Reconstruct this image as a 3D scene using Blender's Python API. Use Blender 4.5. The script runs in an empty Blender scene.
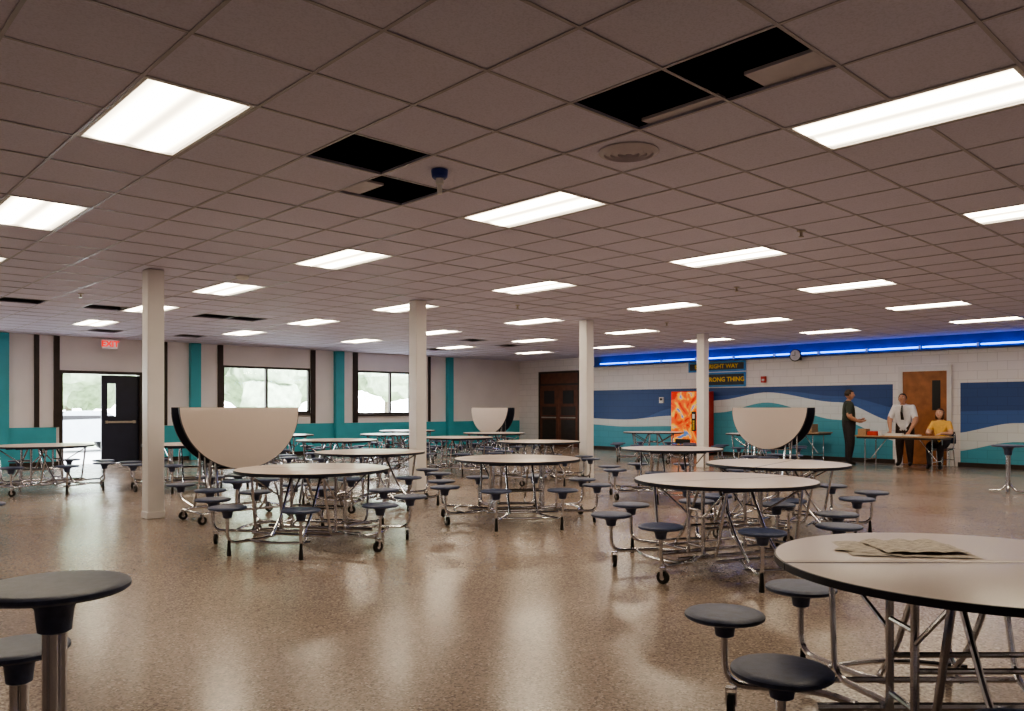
import bpy, bmesh, math, random
from mathutils import Vector, Matrix, noise
random.seed(4)
S = bpy.context.scene
COL = S.collection
H = 3.05          # ceiling height
XW, YW = 20.0, 20.8   # mural wall plane / window wall plane

# ------------------------------------------------------------------ materials
def new_mat(name):
    m = bpy.data.materials.new(name); m.use_nodes = True
    nt = m.node_tree
    return m, nt, nt.nodes["Principled BSDF"]

def mat(name, col, rough=0.5, metal=0.0, nscale=0, namt=0.0, bump=0.0, bscale=None, coat=0.0):
    m, nt, b = new_mat(name)
    b.inputs["Base Color"].default_value = (*col, 1)
    b.inputs["Roughness"].default_value = rough
    b.inputs["Metallic"].default_value = metal
    b.inputs["Coat Weight"].default_value = coat
    tc = nt.nodes.new("ShaderNodeTexCoord")
    if nscale and namt:
        n = nt.nodes.new("ShaderNodeTexNoise"); n.inputs["Scale"].default_value = nscale
        n.inputs["Detail"].default_value = 4
        nt.links.new(tc.outputs["Object"], n.inputs["Vector"])
        r = nt.nodes.new("ShaderNodeValToRGB")
        r.color_ramp.elements[0].position = 0.3; r.color_ramp.elements[1].position = 0.7
        r.color_ramp.elements[0].color = (*[c*(1-namt) for c in col], 1)
        r.color_ramp.elements[1].color = (*[min(1, c*(1+namt)) for c in col], 1)
        nt.links.new(n.outputs["Fac"], r.inputs["Fac"])
        nt.links.new(r.outputs["Color"], b.inputs["Base Color"])
    if bump:
        n2 = nt.nodes.new("ShaderNodeTexNoise"); n2.inputs["Scale"].default_value = bscale or 40
        nt.links.new(tc.outputs["Object"], n2.inputs["Vector"])
        bp = nt.nodes.new("ShaderNodeBump"); bp.inputs["Strength"].default_value = bump
        bp.inputs["Distance"].default_value = 0.01
        nt.links.new(n2.outputs["Fac"], bp.inputs["Height"])
        nt.links.new(bp.outputs["Normal"], b.inputs["Normal"])
    return m

def emis(name, col, s, base=(0.8, 0.8, 0.8)):
    m, nt, b = new_mat(name)
    b.inputs["Base Color"].default_value = (*base, 1)
    b.inputs["Emission Color"].default_value = (*col, 1)
    b.inputs["Emission Strength"].default_value = s
    return m

def block_mat(name, col, rough=0.45):
    """painted concrete block"""
    m, nt, b = new_mat(name)
    tc = nt.nodes.new("ShaderNodeTexCoord")
    sx = nt.nodes.new("ShaderNodeSeparateXYZ"); cx = nt.nodes.new("ShaderNodeCombineXYZ")
    nt.links.new(tc.outputs["Object"], sx.inputs[0])
    nt.links.new(sx.outputs["Y"], cx.inputs["X"]); nt.links.new(sx.outputs["Z"], cx.inputs["Y"])
    br = nt.nodes.new("ShaderNodeTexBrick")
    br.inputs["Scale"].default_value = 1.0
    br.inputs["Brick Width"].default_value = 0.4; br.inputs["Row Height"].default_value = 0.2
    br.inputs["Mortar Size"].default_value = 0.006
    br.inputs["Color1"].default_value = (*col, 1); br.inputs["Color2"].default_value = (*[c*0.96 for c in col], 1)
    br.inputs["Mortar"].default_value = (*[c*0.8 for c in col], 1)
    nt.links.new(cx.outputs[0], br.inputs["Vector"])
    nt.links.new(br.outputs["Color"], b.inputs["Base Color"])
    b.inputs["Roughness"].default_value = rough
    return m

M = {}
M['wall'] = mat("painted_wall_white", (0.84, 0.81, 0.82), 0.55, nscale=1.2, namt=0.04, bump=0.1)
M['block_white'] = block_mat("block_white", (0.85, 0.82, 0.83))
M['block_navy'] = block_mat("block_navy", (0.035, 0.085, 0.26))
M['block_blue'] = block_mat("block_blue", (0.06, 0.14, 0.40))
M['block_band'] = block_mat("block_band", (0.74, 0.80, 0.84))
M['block_teal'] = block_mat("block_teal", (0.09, 0.38, 0.50))
M['teal'] = mat("teal_paint", (0.06, 0.40, 0.48), 0.4, nscale=2, namt=0.06)
M['brown'] = mat("dark_brown_trim", (0.035, 0.022, 0.018), 0.4, nscale=8, namt=0.2)
M['col'] = mat("column_paint", (0.85, 0.82, 0.82), 0.35, nscale=3, namt=0.03)
M['black'] = mat("black_plastic", (0.012, 0.012, 0.014), 0.4, nscale=20, namt=0.2)
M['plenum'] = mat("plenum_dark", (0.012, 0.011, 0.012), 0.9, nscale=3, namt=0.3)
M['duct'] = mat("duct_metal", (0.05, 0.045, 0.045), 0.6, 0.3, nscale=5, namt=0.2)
M['tbar'] = mat("ceiling_tbar", (0.44, 0.40, 0.46), 0.4, nscale=5, namt=0.05)
M['chrome'] = mat("chrome_tube", (0.64, 0.64, 0.68), 0.18, 1.0, nscale=10, namt=0.08)
M['navy'] = mat("navy_seat_plastic", (0.065, 0.085, 0.165), 0.42, nscale=30, namt=0.2, bump=0.15, bscale=200)
M['edge'] = mat("navy_edge_band", (0.02, 0.022, 0.04), 0.4, nscale=20, namt=0.15)
M['rubber'] = mat("black_rubber", (0.015, 0.015, 0.015), 0.6, nscale=20, namt=0.2)
M['lam'] = mat("beige_laminate", (0.65, 0.56, 0.52), 0.28, nscale=250, namt=0.06)
M['doornavy'] = mat("navy_door_paint", (0.018, 0.022, 0.045), 0.35, nscale=4, namt=0.1)
M['wood'] = mat("orange_wood_door", (0.36, 0.14, 0.05), 0.4, nscale=6, namt=0.25)
M['wooddk'] = mat("dark_wood_door", (0.12, 0.04, 0.02), 0.35, nscale=6, namt=0.25)
M['tube_blue'] = emis("blue_fluorescent", (0.03, 0.20, 1.0), 9.0)
M['covepaint'] = mat("cove_blue_paint", (0.02, 0.07, 0.30), 0.45, nscale=3, namt=0.08)
M['exit_w'] = emis("exit_face", (1, 0.9, 0.88), 0.15)
M['red'] = emis("exit_red", (1.0, 0.02, 0.01), 1.2, (0.8, 0.01, 0.01))
M['yellow'] = mat("yellow_letter", (0.90, 0.60, 0.05), 0.5, nscale=10, namt=0.05)
M['signblk'] = mat("sign_black", (0.015, 0.02, 0.03), 0.4, nscale=10, namt=0.1)
M['signblue'] = mat("sign_blue_frame", (0.04, 0.25, 0.60), 0.4, nscale=10, namt=0.1)
M['skin'] = mat("skin", (0.50, 0.27, 0.19), 0.5, nscale=30, namt=0.08)
M['skin2'] = mat("skin_pale", (0.60, 0.36, 0.27), 0.5, nscale=30, namt=0.08)
M['hair'] = mat("hair_dark", (0.03, 0.018, 0.012), 0.6, nscale=60, namt=0.4)
M['hairb'] = mat("hair_brown", (0.10, 0.045, 0.02), 0.6, nscale=60, namt=0.4)
M['olive'] = mat("olive_shirt", (0.035, 0.045, 0.038), 0.8, nscale=20, namt=0.2)
M['charcoal'] = mat("charcoal_trousers", (0.025, 0.022, 0.028), 0.8, nscale=20, namt=0.2)
M['shirtw'] = mat("white_shirt", (0.72, 0.72, 0.78), 0.8, nscale=20, namt=0.06)
M['yel'] = mat("yellow_top", (0.75, 0.45, 0.12), 0.8, nscale=20, namt=0.1)
M['brownpants'] = mat("brown_trousers", (0.05, 0.03, 0.025), 0.8, nscale=20, namt=0.2)
M['shoe'] = mat("shoe_leather", (0.015, 0.012, 0.012), 0.4, nscale=20, namt=0.2)
M['lip'] = mat("lips", (0.35, 0.10, 0.08), 0.5, nscale=20, namt=0.1)
M['eyew'] = mat("eye_white", (0.8, 0.8, 0.8), 0.3, nscale=20, namt=0.02)
M['brass'] = mat("door_hardware", (0.5, 0.45, 0.38), 0.3, 1.0, nscale=20, namt=0.1)
M['tabletan'] = mat("tan_laminate", (0.38, 0.24, 0.14), 0.35, nscale=30, namt=0.1)
M['paper'] = mat("paper_white", (0.75, 0.73, 0.70), 0.7, nscale=20, namt=0.04)
M['boxred'] = mat("red_box", (0.5, 0.04, 0.03), 0.5, nscale=10, namt=0.1)
M['asphalt'] = mat("asphalt", (0.42, 0.42, 0.42), 0.9, nscale=4, namt=0.1)
M['grass'] = mat("lawn", (0.40, 0.46, 0.32), 0.9, nscale=3, namt=0.2)
M['leaf'] = mat("foliage", (0.36, 0.44, 0.32), 0.8, nscale=3, namt=0.3, bump=0.6, bscale=8)
M['bark'] = mat("bark", (0.22, 0.18, 0.15), 0.9, nscale=12, namt=0.3)
M['carpaint'] = mat("car_paint", (0.45, 0.50, 0.55), 0.25, 0.2, nscale=3, namt=0.05)
M['detblue'] = mat("blue_cap", (0.02, 0.05, 0.30), 0.35, nscale=10, namt=0.1)
M['chairshell'] = mat("dark_chair_shell", (0.02, 0.03, 0.07), 0.4, nscale=10, namt=0.1)
M['plasticw'] = mat("white_plastic", (0.75, 0.73, 0.74), 0.4, nscale=10, namt=0.03)
M['vent'] = mat("ceiling_diffuser_paint", (0.62, 0.57, 0.64), 0.5, nscale=10, namt=0.05)

# glass
m, nt, b = new_mat("window_glass"); nt.nodes.remove(b)
tr = nt.nodes.new("ShaderNodeBsdfTransparent"); gl = nt.nodes.new("ShaderNodeBsdfGlossy"); gl.inputs["Roughness"].default_value = 0.03
fr = nt.nodes.new("ShaderNodeFresnel"); mx = nt.nodes.new("ShaderNodeMixShader")
nt.links.new(fr.outputs[0], mx.inputs[0]); nt.links.new(tr.outputs[0], mx.inputs[1]); nt.links.new(gl.outputs[0], mx.inputs[2])
nt.links.new(mx.outputs[0], nt.nodes["Material Output"].inputs[0]); M['glass'] = m

# ceiling tile : mauve grey, fine fissures
m, nt, b = new_mat("acoustic_tile")
tc = nt.nodes.new("ShaderNodeTexCoord")
n = nt.nodes.new("ShaderNodeTexNoise"); n.inputs["Scale"].default_value = 90; n.inputs["Detail"].default_value = 3
n2 = nt.nodes.new("ShaderNodeTexNoise"); n2.inputs["Scale"].default_value = 0.9
r = nt.nodes.new("ShaderNodeValToRGB")
r.color_ramp.elements[0].position = 0.30; r.color_ramp.elements[0].color = (0.65, 0.62, 0.76, 1)
r.color_ramp.elements[1].position = 0.55; r.color_ramp.elements[1].color = (0.74, 0.71, 0.87, 1)
r2 = nt.nodes.new("ShaderNodeValToRGB")
r2.color_ramp.elements[0].color = (0.94, 0.94, 0.94, 1); r2.color_ramp.elements[1].color = (1, 1, 1, 1)
mm = nt.nodes.new("ShaderNodeMix"); mm.data_type = 'RGBA'; mm.blend_type = 'MULTIPLY'; mm.inputs[0].default_value = 1
nt.links.new(tc.outputs["Object"], n.inputs["Vector"]); nt.links.new(tc.outputs["Object"], n2.inputs["Vector"])
nt.links.new(n.outputs["Fac"], r.inputs[0]); nt.links.new(n2.outputs["Fac"], r2.inputs[0])
nt.links.new(r.outputs[0], mm.inputs[6]); nt.links.new(r2.outputs[0], mm.inputs[7])
nt.links.new(mm.outputs[2], b.inputs["Base Color"]); b.inputs["Roughness"].default_value = 0.85
M['tile'] = m

# terrazzo floor
m, nt, b = new_mat("terrazzo")
tc = nt.nodes.new("ShaderNodeTexCoord")
v = nt.nodes.new("ShaderNodeTexVoronoi"); v.inputs["Scale"].default_value = 95
v.inputs["Randomness"].default_value = 1
rr = nt.nodes.new("ShaderNodeValToRGB"); e = rr.color_ramp.elements
rr.color_ramp.interpolation = 'CONSTANT'
e[0].position = 0; e[0].color = (0.20, 0.155, 0.13, 1)
e[1].position = 0.2; e[1].color = (0.33, 0.265, 0.22, 1)
for p, c in ((0.55, (0.39, 0.32, 0.27, 1)), (0.8, (0.28, 0.225, 0.19, 1)), (0.93, (0.52, 0.44, 0.37, 1))):
    q = e.new(p); q.color = c
sep = nt.nodes.new("ShaderNodeSeparateColor")
nt.links.new(tc.outputs["Object"], v.inputs["Vector"]); nt.links.new(v.outputs["Color"], sep.inputs[0])
nt.links.new(sep.outputs[0], rr.inputs[0])
n = nt.nodes.new("ShaderNodeTexNoise"); n.inputs["Scale"].default_value = 0.7; n.inputs["Detail"].default_value = 5
nt.links.new(tc.outputs["Object"], n.inputs["Vector"])
r2 = nt.nodes.new("ShaderNodeValToRGB")
r2.color_ramp.elements[0].position = .3; r2.color_ramp.elements[1].position = .7
r2.color_ramp.elements[0].color = (0.88, 0.86, 0.85, 1); r2.color_ramp.elements[1].color = (1.05, 1.03, 1.02, 1)
mm = nt.nodes.new("ShaderNodeMix"); mm.data_type = 'RGBA'; mm.blend_type = 'MULTIPLY'; mm.inputs[0].default_value = 1
nt.links.new(rr.outputs[0], mm.inputs[6]); nt.links.new(n.outputs["Fac"], r2.inputs[0]); nt.links.new(r2.outputs[0], mm.inputs[7])
nt.links.new(mm.outputs[2], b.inputs["Base Color"])
mr = nt.nodes.new("ShaderNodeMapRange"); mr.inputs[3].default_value = 0.17; mr.inputs[4].default_value = 0.29
nt.links.new(n.outputs["Fac"], mr.inputs[0]); nt.links.new(mr.outputs[0], b.inputs["Roughness"])
b.inputs["Specular IOR Level"].default_value = 0.6
nb = nt.nodes.new("ShaderNodeTexNoise"); nb.inputs["Scale"].default_value = 2.2
bp = nt.nodes.new("ShaderNodeBump"); bp.inputs["Strength"].default_value = 0.22; bp.inputs["Distance"].default_value = 0.01
nt.links.new(tc.outputs["Object"], nb.inputs["Vector"]); nt.links.new(nb.outputs["Fac"], bp.inputs["Height"])
nt.links.new(bp.outputs["Normal"], b.inputs["Normal"])
M['floor'] = m

# troffer lens
m, nt, b = new_mat("troffer_lens")
tc = nt.nodes.new("ShaderNodeTexCoord"); sx = nt.nodes.new("ShaderNodeSeparateXYZ")
nt.links.new(tc.outputs["Object"], sx.inputs[0])
ma = nt.nodes.new("ShaderNodeMath"); ma.operation = 'ABSOLUTE'; nt.links.new(sx.outputs["X"], ma.inputs[0])
ms = nt.nodes.new("ShaderNodeMath"); ms.operation = 'SUBTRACT'; ms.inputs[1].default_value = 0.135; nt.links.new(ma.outputs[0], ms.inputs[0])
mb = nt.nodes.new("ShaderNodeMath"); mb.operation = 'ABSOLUTE'; nt.links.new(ms.outputs[0], mb.inputs[0])
rg = nt.nodes.new("ShaderNodeMapRange"); rg.inputs[1].default_value = 0; rg.inputs[2].default_value = 0.13
rg.inputs[3].default_value = 25.0; rg.inputs[4].default_value = 3.5; rg.interpolation_type = 'SMOOTHSTEP'
nt.links.new(mb.outputs[0], rg.inputs[0])
nt.links.new(rg.outputs[0], b.inputs["Emission Strength"])
b.inputs["Emission Color"].default_value = (1.0, 0.86, 0.64, 1)
M['lens'] = m

# newspaper
m, nt, b = new_mat("newsprint")
tc = nt.nodes.new("ShaderNodeTexCoord")
w = nt.nodes.new("ShaderNodeTexNoise"); mp = nt.nodes.new("ShaderNodeMapping"); mp.inputs["Scale"].default_value = (25, 160, 1)
nt.links.new(tc.outputs["Object"], mp.inputs[0]); nt.links.new(mp.outputs[0], w.inputs["Vector"]); w.inputs["Scale"].default_value = 1.0
r = nt.nodes.new("ShaderNodeValToRGB"); r.color_ramp.elements[0].position = 0.40; r.color_ramp.elements[0].color = (0.34, 0.30, 0.27, 1)
r.color_ramp.elements[1].position = 0.52; r.color_ramp.elements[1].color = (0.70, 0.64, 0.56, 1)
nt.links.new(w.outputs["Fac"], r.inputs[0]); nt.links.new(r.outputs[0], b.inputs["Base Color"]); b.inputs["Roughness"].default_value = 0.8
M['news'] = m

# vending machine graphics
m, nt, b = new_mat("vending_graphic")
tc = nt.nodes.new("ShaderNodeTexCoord"); n = nt.nodes.new("ShaderNodeTexNoise"); n.inputs["Scale"].default_value = 2.3; n.inputs["Distortion"].default_value = 1.5
nt.links.new(tc.outputs["Object"], n.inputs["Vector"])
r = nt.nodes.new("ShaderNodeValToRGB"); e = r.color_ramp.elements; r.color_ramp.interpolation = 'EASE'
e[0].position = 0.37; e[0].color = (0.6, 0.02, 0.01, 1); e[1].position = 0.59; e[1].color = (0.95, 0.50, 0.05, 1)
q = e.new(0.50); q.color = (0.85, 0.14, 0.02, 1); q = e.new(0.68); q.color = (0.08, 0.20, 0.55, 1)
nt.links.new(n.outputs["Fac"], r.inputs[0]); nt.links.new(r.outputs[0], b.inputs["Base Color"]); nt.links.new(r.outputs[0], b.inputs["Emission Color"])
b.inputs["Emission Strength"].default_value = 0.4
M['vend'] = m

# ------------------------------------------------------------------ mesh builder
class B:
    def __init__(s, mats):
        s.bm = bmesh.new(); s.mats = mats
    def _mi(s, fs, k):
        i = s.mats.index(k)
        for f in fs: f.material_index = i
    def box(s, a, b, k, mtx=None):
        x0, y0, z0 = a; x1, y1, z1 = b
        vs = [s.bm.verts.new(Vector(p) if mtx is None else mtx @ Vector(p)) for p in
              ((x0,y0,z0),(x1,y0,z0),(x1,y1,z0),(x0,y1,z0),(x0,y0,z1),(x1,y0,z1),(x1,y1,z1),(x0,y1,z1))]
        fs = [s.bm.faces.new([vs[i] for i in q]) for q in ((0,3,2,1),(4,5,6,7),(0,1,5,4),(1,2,6,5),(2,3,7,6),(3,0,4,7))]
        s._mi(fs, k); return vs
    def quad(s, pts, k):
        f = s.bm.faces.new([s.bm.verts.new(p) for p in pts]); s._mi([f], k)
    def lathe(s, prof, k, c=(0,0,0), seg=24, mtx=None, cap=True):
        rings = []
        for r, z in prof:
            ring = []
            for i in range(seg):
                a = 2*math.pi*i/seg
                p = Vector((c[0]+r*math.cos(a), c[1]+r*math.sin(a), c[2]+z))
                if mtx is not None: p = mtx @ p
                ring.append(s.bm.verts.new(p))
            rings.append(ring)
        fs = []
        for a, b2 in zip(rings, rings[1:]):
            for i in range(seg):
                j = (i+1) % seg
                fs.append(s.bm.faces.new((a[i], a[j], b2[j], b2[i])))
        if cap:
            fs.append(s.bm.faces.new(rings[0][::-1])); fs.append(s.bm.faces.new(rings[-1]))
        s._mi(fs, k); return fs
    def tube(s, pts, r, k, seg=8, fil=0.0):
        pts = [Vector(p) for p in pts]
        if fil:
            out = [pts[0]]
            for a, b2, c in zip(pts, pts[1:], pts[2:]):
                d1 = (a-b2); d2 = (c-b2); f = min(fil, d1.length*.45, d2.length*.45)
                p0 = b2+d1.normalized()*f; p2 = b2+d2.normalized()*f
                for t in (0, .25, .5, .75, 1):
                    out.append((1-t)**2*p0+2*t*(1-t)*b2+t*t*p2)
            out.append(pts[-1]); pts = out
        rings = []; up = None
        for i, p in enumerate(pts):
            t = (pts[min(i+1, len(pts)-1)]-pts[max(i-1, 0)]).normalized()
            if up is None:
                up = t.orthogonal().normalized()
            up = (up - t*up.dot(t)).normalized(); sd = t.cross(up)
            rings.append([s.bm.verts.new(p+(up*math.cos(2*math.pi*j/seg)+sd*math.sin(2*math.pi*j/seg))*r) for j in range(seg)])
        fs = []
        for a, b2 in zip(rings, rings[1:]):
            for i in range(seg):
                j = (i+1) % seg; fs.append(s.bm.faces.new((a[i], a[j], b2[j], b2[i])))
        fs.append(s.bm.faces.new(rings[0][::-1])); fs.append(s.bm.faces.new(rings[-1]))
        s._mi(fs, k)
    def ball(s, c, sc, k, seg=14, rings=10, mtx=None):
        mt = Matrix.Translation(c) @ Matrix.Diagonal((*sc, 1))
        if mtx is not None: mt = mtx @ mt
        g = bmesh.ops.create_uvsphere(s.bm, u_segments=seg, v_segments=rings, radius=1, matrix=mt)
        fs = {f for v in g['verts'] for f in v.link_faces}; s._mi(fs, k); return g['verts']
    def mesh(s, name, smooth=True, angle=35):
        me = bpy.data.meshes.new(name)
        bmesh.ops.recalc_face_normals(s.bm, faces=s.bm.faces[:])
        s.bm.to_mesh(me); s.bm.free()
        for k in s.mats: me.materials.append(M[k])
        if smooth:
            me.shade_smooth(); me.set_sharp_from_angle(angle=math.radians(angle))
        return me
    def obj(s, name, loc=(0,0,0), rz=0, smooth=True, bevel=0):
        me = s.mesh(name, smooth); return place(name, me, loc, rz, bevel)

def place(name, me, loc=(0,0,0), rz=0, bevel=0, parent=None):
    o = bpy.data.objects.new(name, me); COL.objects.link(o)
    o.location = loc; o.rotation_euler = (0, 0, rz)
    if bevel:
        md = o.modifiers.new("bevel", 'BEVEL'); md.width = bevel; md.segments = 2; md.limit_method = 'ANGLE'
    if parent: o.parent = parent
    return o

def text_into(b, txt, size, k, mtx, extrude=0.004):
    cu = bpy.data.curves.new("t", 'FONT'); cu.body = txt; cu.size = size; cu.extrude = extrude
    cu.align_x = 'CENTER'; cu.align_y = 'CENTER'; cu.resolution_u = 2; cu.offset = size*0.02
    o = bpy.data.objects.new("t", cu); COL.objects.link(o)
    dg = bpy.context.evaluated_depsgraph_get(); dg.update()
    me = bpy.data.meshes.new_from_object(o.evaluated_get(dg))
    me.transform(mtx); n0 = len(b.bm.faces); b.bm.from_mesh(me); b.bm.faces.ensure_lookup_table()
    for f in b.bm.faces[n0:]: f.material_index = b.mats.index(k)
    bpy.data.objects.remove(o)

# ------------------------------------------------------------------ room shell
X0, Y0 = -3.0, -3.0
HT = H+.9
b = B(['floor']); b.box((X0-.2, Y0-.2, -0.1), (XW+.2, YW+.2, 0), 'floor'); b.obj("floor", smooth=False)

P = 0.62; gx0 = 1.40-8*P; gy0 = 4.22-12*P
nx = int((XW-gx0)/P)+1; ny = int((YW-gy0)/P)+1
fixtures = set(); fixcells = set()
for a in range(0, 6):
    for c in range(-1, 5):
        if a == 0 and c == -1: continue
        i = round((1.40+3.1*a-gx0)/P); j = round((4.22+3.1*c-gy0)/P)
        fixtures.add((i, j)); fixcells.add((i, j)); fixcells.add((i, j+1))
def cell(x, y): return (int((x-gx0)//P), int((y-gy0)//P))
holes = {cell(3.5, 2.6), cell(3.5, 2.0), cell(2.9, 4.5), cell(3.5, 5.1),
         cell(6.3, 14.3), cell(7.35, 18.7), cell(4.4, 14.3), cell(3.0, 14.2), cell(2.4, 14.2), cell(5.3, 18.9), cell(6.9, 14.3),
         cell(14.6, 15.4), cell(13.9, 18.0), cell(12.7, 14.8)} - fixcells
b = B(['tile', 'tbar'])
for i in range(nx):
    for j in range(ny):
        if (i, j) in holes or (i, j) in fixcells: continue
        x0 = max(gx0+i*P, X0); x1 = min(gx0+(i+1)*P, XW); y0 = max(gy0+j*P, Y0); y1 = min(gy0+(j+1)*P, YW)
        if x1 <= x0 or y1 <= y0: continue
        b.box((x0+.002, y0+.002, H+random.uniform(-.001, .002)), (x1-.002, y1-.002, H+.018), 'tile')
t = 0.010
for i in range(nx+1):
    x = gx0+i*P
    if not X0 < x < XW: continue
    b.box((x-t, Y0, H-.005), (x+t, YW, H-.002), 'tbar')
for j in range(ny+1):
    y = gy0+j*P
    if not Y0 < y < YW: continue
    for i in range(nx):
        xa = max(gx0+i*P, X0); xb = min(gx0+(i+1)*P, XW)
        if xb <= xa: continue
        if (i, j) in fixcells and (i, j-1) in fixcells: continue
        b.box((xa+t, y-t, H-.005), (xb-t, y+t, H-.002), 'tbar')
b.obj("ceiling", smooth=False)
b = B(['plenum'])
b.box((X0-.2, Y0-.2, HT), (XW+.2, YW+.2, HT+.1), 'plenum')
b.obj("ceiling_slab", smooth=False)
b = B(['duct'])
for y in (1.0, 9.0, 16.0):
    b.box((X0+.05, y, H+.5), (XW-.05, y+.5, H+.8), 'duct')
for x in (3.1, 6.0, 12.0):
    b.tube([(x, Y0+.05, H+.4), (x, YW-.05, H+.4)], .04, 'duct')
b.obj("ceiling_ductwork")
# loose tiles pushed aside inside openings
b = B(['vent'])
b.box((3.66, 1.76, H+.012), (3.88, 2.14, H+.03), 'vent')
b.box((3.80, 2.38, H+.012), (3.88, 2.90, H+.03), 'vent')
b.box((3.28, 5.10, H+.012), (3.46, 5.44, H+.03), 'vent')
b.obj("loose_ceiling_tiles", smooth=False)

# troffers
b = B(['plasticw', 'lens'])
w2, l2 = P/2-.012, P-.012
fr = .022
b.box((-w2, -l2, -.004), (-w2+fr, l2, .02), 'plasticw'); b.box((w2-fr, -l2, -.004), (w2, l2, .02), 'plasticw')
b.box((-w2+fr, -l2, -.004), (w2-fr, -l2+fr, .02), 'plasticw'); b.box((-w2+fr, l2-fr, -.004), (w2-fr, l2, .02), 'plasticw')
b.box((-w2, -l2, .02), (w2, l2, .12), 'plasticw')
n = 16
for i in range(n):
    xa = -w2+fr+(2*(w2-fr))*i/n; xb = -w2+fr+(2*(w2-fr))*(i+1)/n
    za = .012-.008*abs(math.sin(2*math.pi*i/n)); zb = .012-.008*abs(math.sin(2*math.pi*(i+1)/n))
    b.quad([(xa, -l2+fr, za), (xa, l2-fr, za), (xb, l2-fr, zb), (xb, -l2+fr, zb)], 'lens')
me_trof = b.mesh("fluorescent_troffer", True, 60)
for (i, j) in sorted(fixtures):
    place("fluorescent_troffer", me_trof, (gx0+(i+.5)*P, gy0+(j+1)*P, H))

# window wall (plane y=YW)
b = B(['wall'])
def wbox(x0, x1, z0, z1): b.box((x0, YW, z0), (x1, YW+.2, z1), 'wall')
wbox(X0-.2, 0.2, 0, HT); wbox(.2, 3.0, 0, 1.2); wbox(.2, 3.0, 2.5, HT); wbox(3.0, 5.02, 0, HT)
wbox(5.02, 6.88, 2.17, HT); wbox(6.88, 8.92, 0, HT)
wbox(8.92, 11.58, 0, 1.2); wbox(8.92, 11.58, 2.5, HT); wbox(11.58, 13.12, 0, HT)
wbox(13.12, 15.2, 0, 1.15); wbox(13.12, 15.2, 2.5, HT); wbox(15.2, XW+.2, 0, HT)
b.obj("wall_window_side", smooth=False)
b = B(['block_white']); b.box((XW, Y0-.2, 0), (XW+.2, YW, HT), 'block_white'); b.obj("wall_mural_side", smooth=False)
b = B(['wall']); b.box((X0-.2, Y0, 0), (X0, YW, HT), 'wall'); b.obj("wall_left", smooth=False)
b = B(['wall']); b.box((X0-.2, Y0-.2, 0), (XW, Y0, HT), 'wall'); b.obj("wall_rear", smooth=False)

b = B(['teal'])
for x0, x1 in ((X0, 4.95), (6.95, XW-.01)):
    b.box((x0, YW-.03, .1), (x1, YW, .90), 'teal')
b.obj("trim_wainscot", smooth=False, bevel=.004)
b = B(['teal'])
for x0, x1 in ((-.1, .15), (3.72, 3.98), (8.04, 8.30), (12.32, 12.60), (16.58, 16.80)):
    b.box((x0, YW-.16, 0), (x1, YW, H-.01), 'teal')
b.obj("trim_pilasters", smooth=False, bevel=.005)
b = B(['brown'])
for x0, x1 in ((4.50, 4.60), (4.90, 5.02), (7.38, 7.48), (8.80, 8.94), (11.56, 11.70), (12.98, 13.14), (15.18, 15.30), (15.84, 15.92)):
    b.box((x0, YW-.05, .905), (x1, YW, H-.01), 'brown')
b.obj("trim_battens", smooth=False, bevel=.004)
b = B(['brown'])
b.box((X0, YW-.02, 0), (5.0, YW-.0, .1), 'brown'); b.box((6.9, YW-.02, 0), (XW-.02, YW, .1), 'brown'); b.obj("baseboard_window_side", smooth=False)
b = B(['brown']); b.box((XW-.02, Y0, 0), (XW, 6.2, .1), 'brown'); b.box((XW-.02, 7.6, 0), (XW, 17.7, .1), 'brown'); b.obj("baseboard_mural_side", smooth=False)

def window(name, x0, x1, z0, z1, splits):
    b = B(['brown', 'glass', 'plasticw'])
    f = .06; y0, y1 = YW+.02, YW+.12
    b.box((x0, y0, z0), (x1, y1, z0+f), 'brown'); b.box((x0, y0, z1-f), (x1, y1, z1), 'brown')
    xs = [x0]+splits+[x1]
    for x in xs:
        xa = min(max(x-f/2, x0), x1-f); b.box((xa, y0, z0+f), (xa+f, y1, z1-f), 'brown')
    b.box((x0-.02, YW-.09, z0-.05), (x1+.02, YW+.02, z0-.002), 'brown')
    b.quad([(x0+f, YW+.07, z0+f), (x1-f, YW+.07, z0+f), (x1-f, YW+.07, z1-f), (x0+f, YW+.07, z1-f)], 'glass')
    b.obj(name, smooth=False)
window("window_1", .2, 3.0, 1.2, 2.5, [1.6])
window("window_2", 8.94, 11.56, 1.2, 2.5, [10.22])
window("window_3", 13.14, 15.18, 1.15, 2.5, [14.38])

# entrance doors
b = B(['brown'])
b.box((5.02, YW-.04, 0), (5.09, YW+.16, 2.17), 'brown'); b.box((6.81, YW-.04, 0), (6.88, YW+.16, 2.17), 'brown')
b.box((5.02, YW-.04, 2.17), (6.88, YW+.02, 2.24), 'brown')
b.obj("trim_entrance_frame", smooth=False)
def leaf(b, w, h):
    wx0, wx1, wz0, wz1 = w*.16, w*.38, 1.15, 1.95
    b.box((0, 0, .01), (wx0, .045, h), 'doornavy'); b.box((wx1, 0, .01), (w, .045, h), 'doornavy')
    b.box((wx0, 0, .01), (wx1, .045, wz0), 'doornavy'); b.box((wx0, 0, wz1), (wx1, .045, h), 'doornavy')
    b.quad([(wx0, .02, wz0), (wx1, .02, wz0), (wx1, .02, wz1), (wx0, .02, wz1)], 'glass')
    b.box((.08, -.06, .98), (w-.08, -.03, 1.03), 'brass'); b.box((.08, -.03, .97), (.14, 0, 1.04), 'brass'); b.box((w-.14, -.03, .97), (w-.08, 0, 1.04), 'brass')
b = B(['doornavy', 'glass', 'brass']); leaf(b, .86, 2.15); b.obj("door_1", (5.95, YW+.06, 0), 0, smooth=False)
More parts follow.
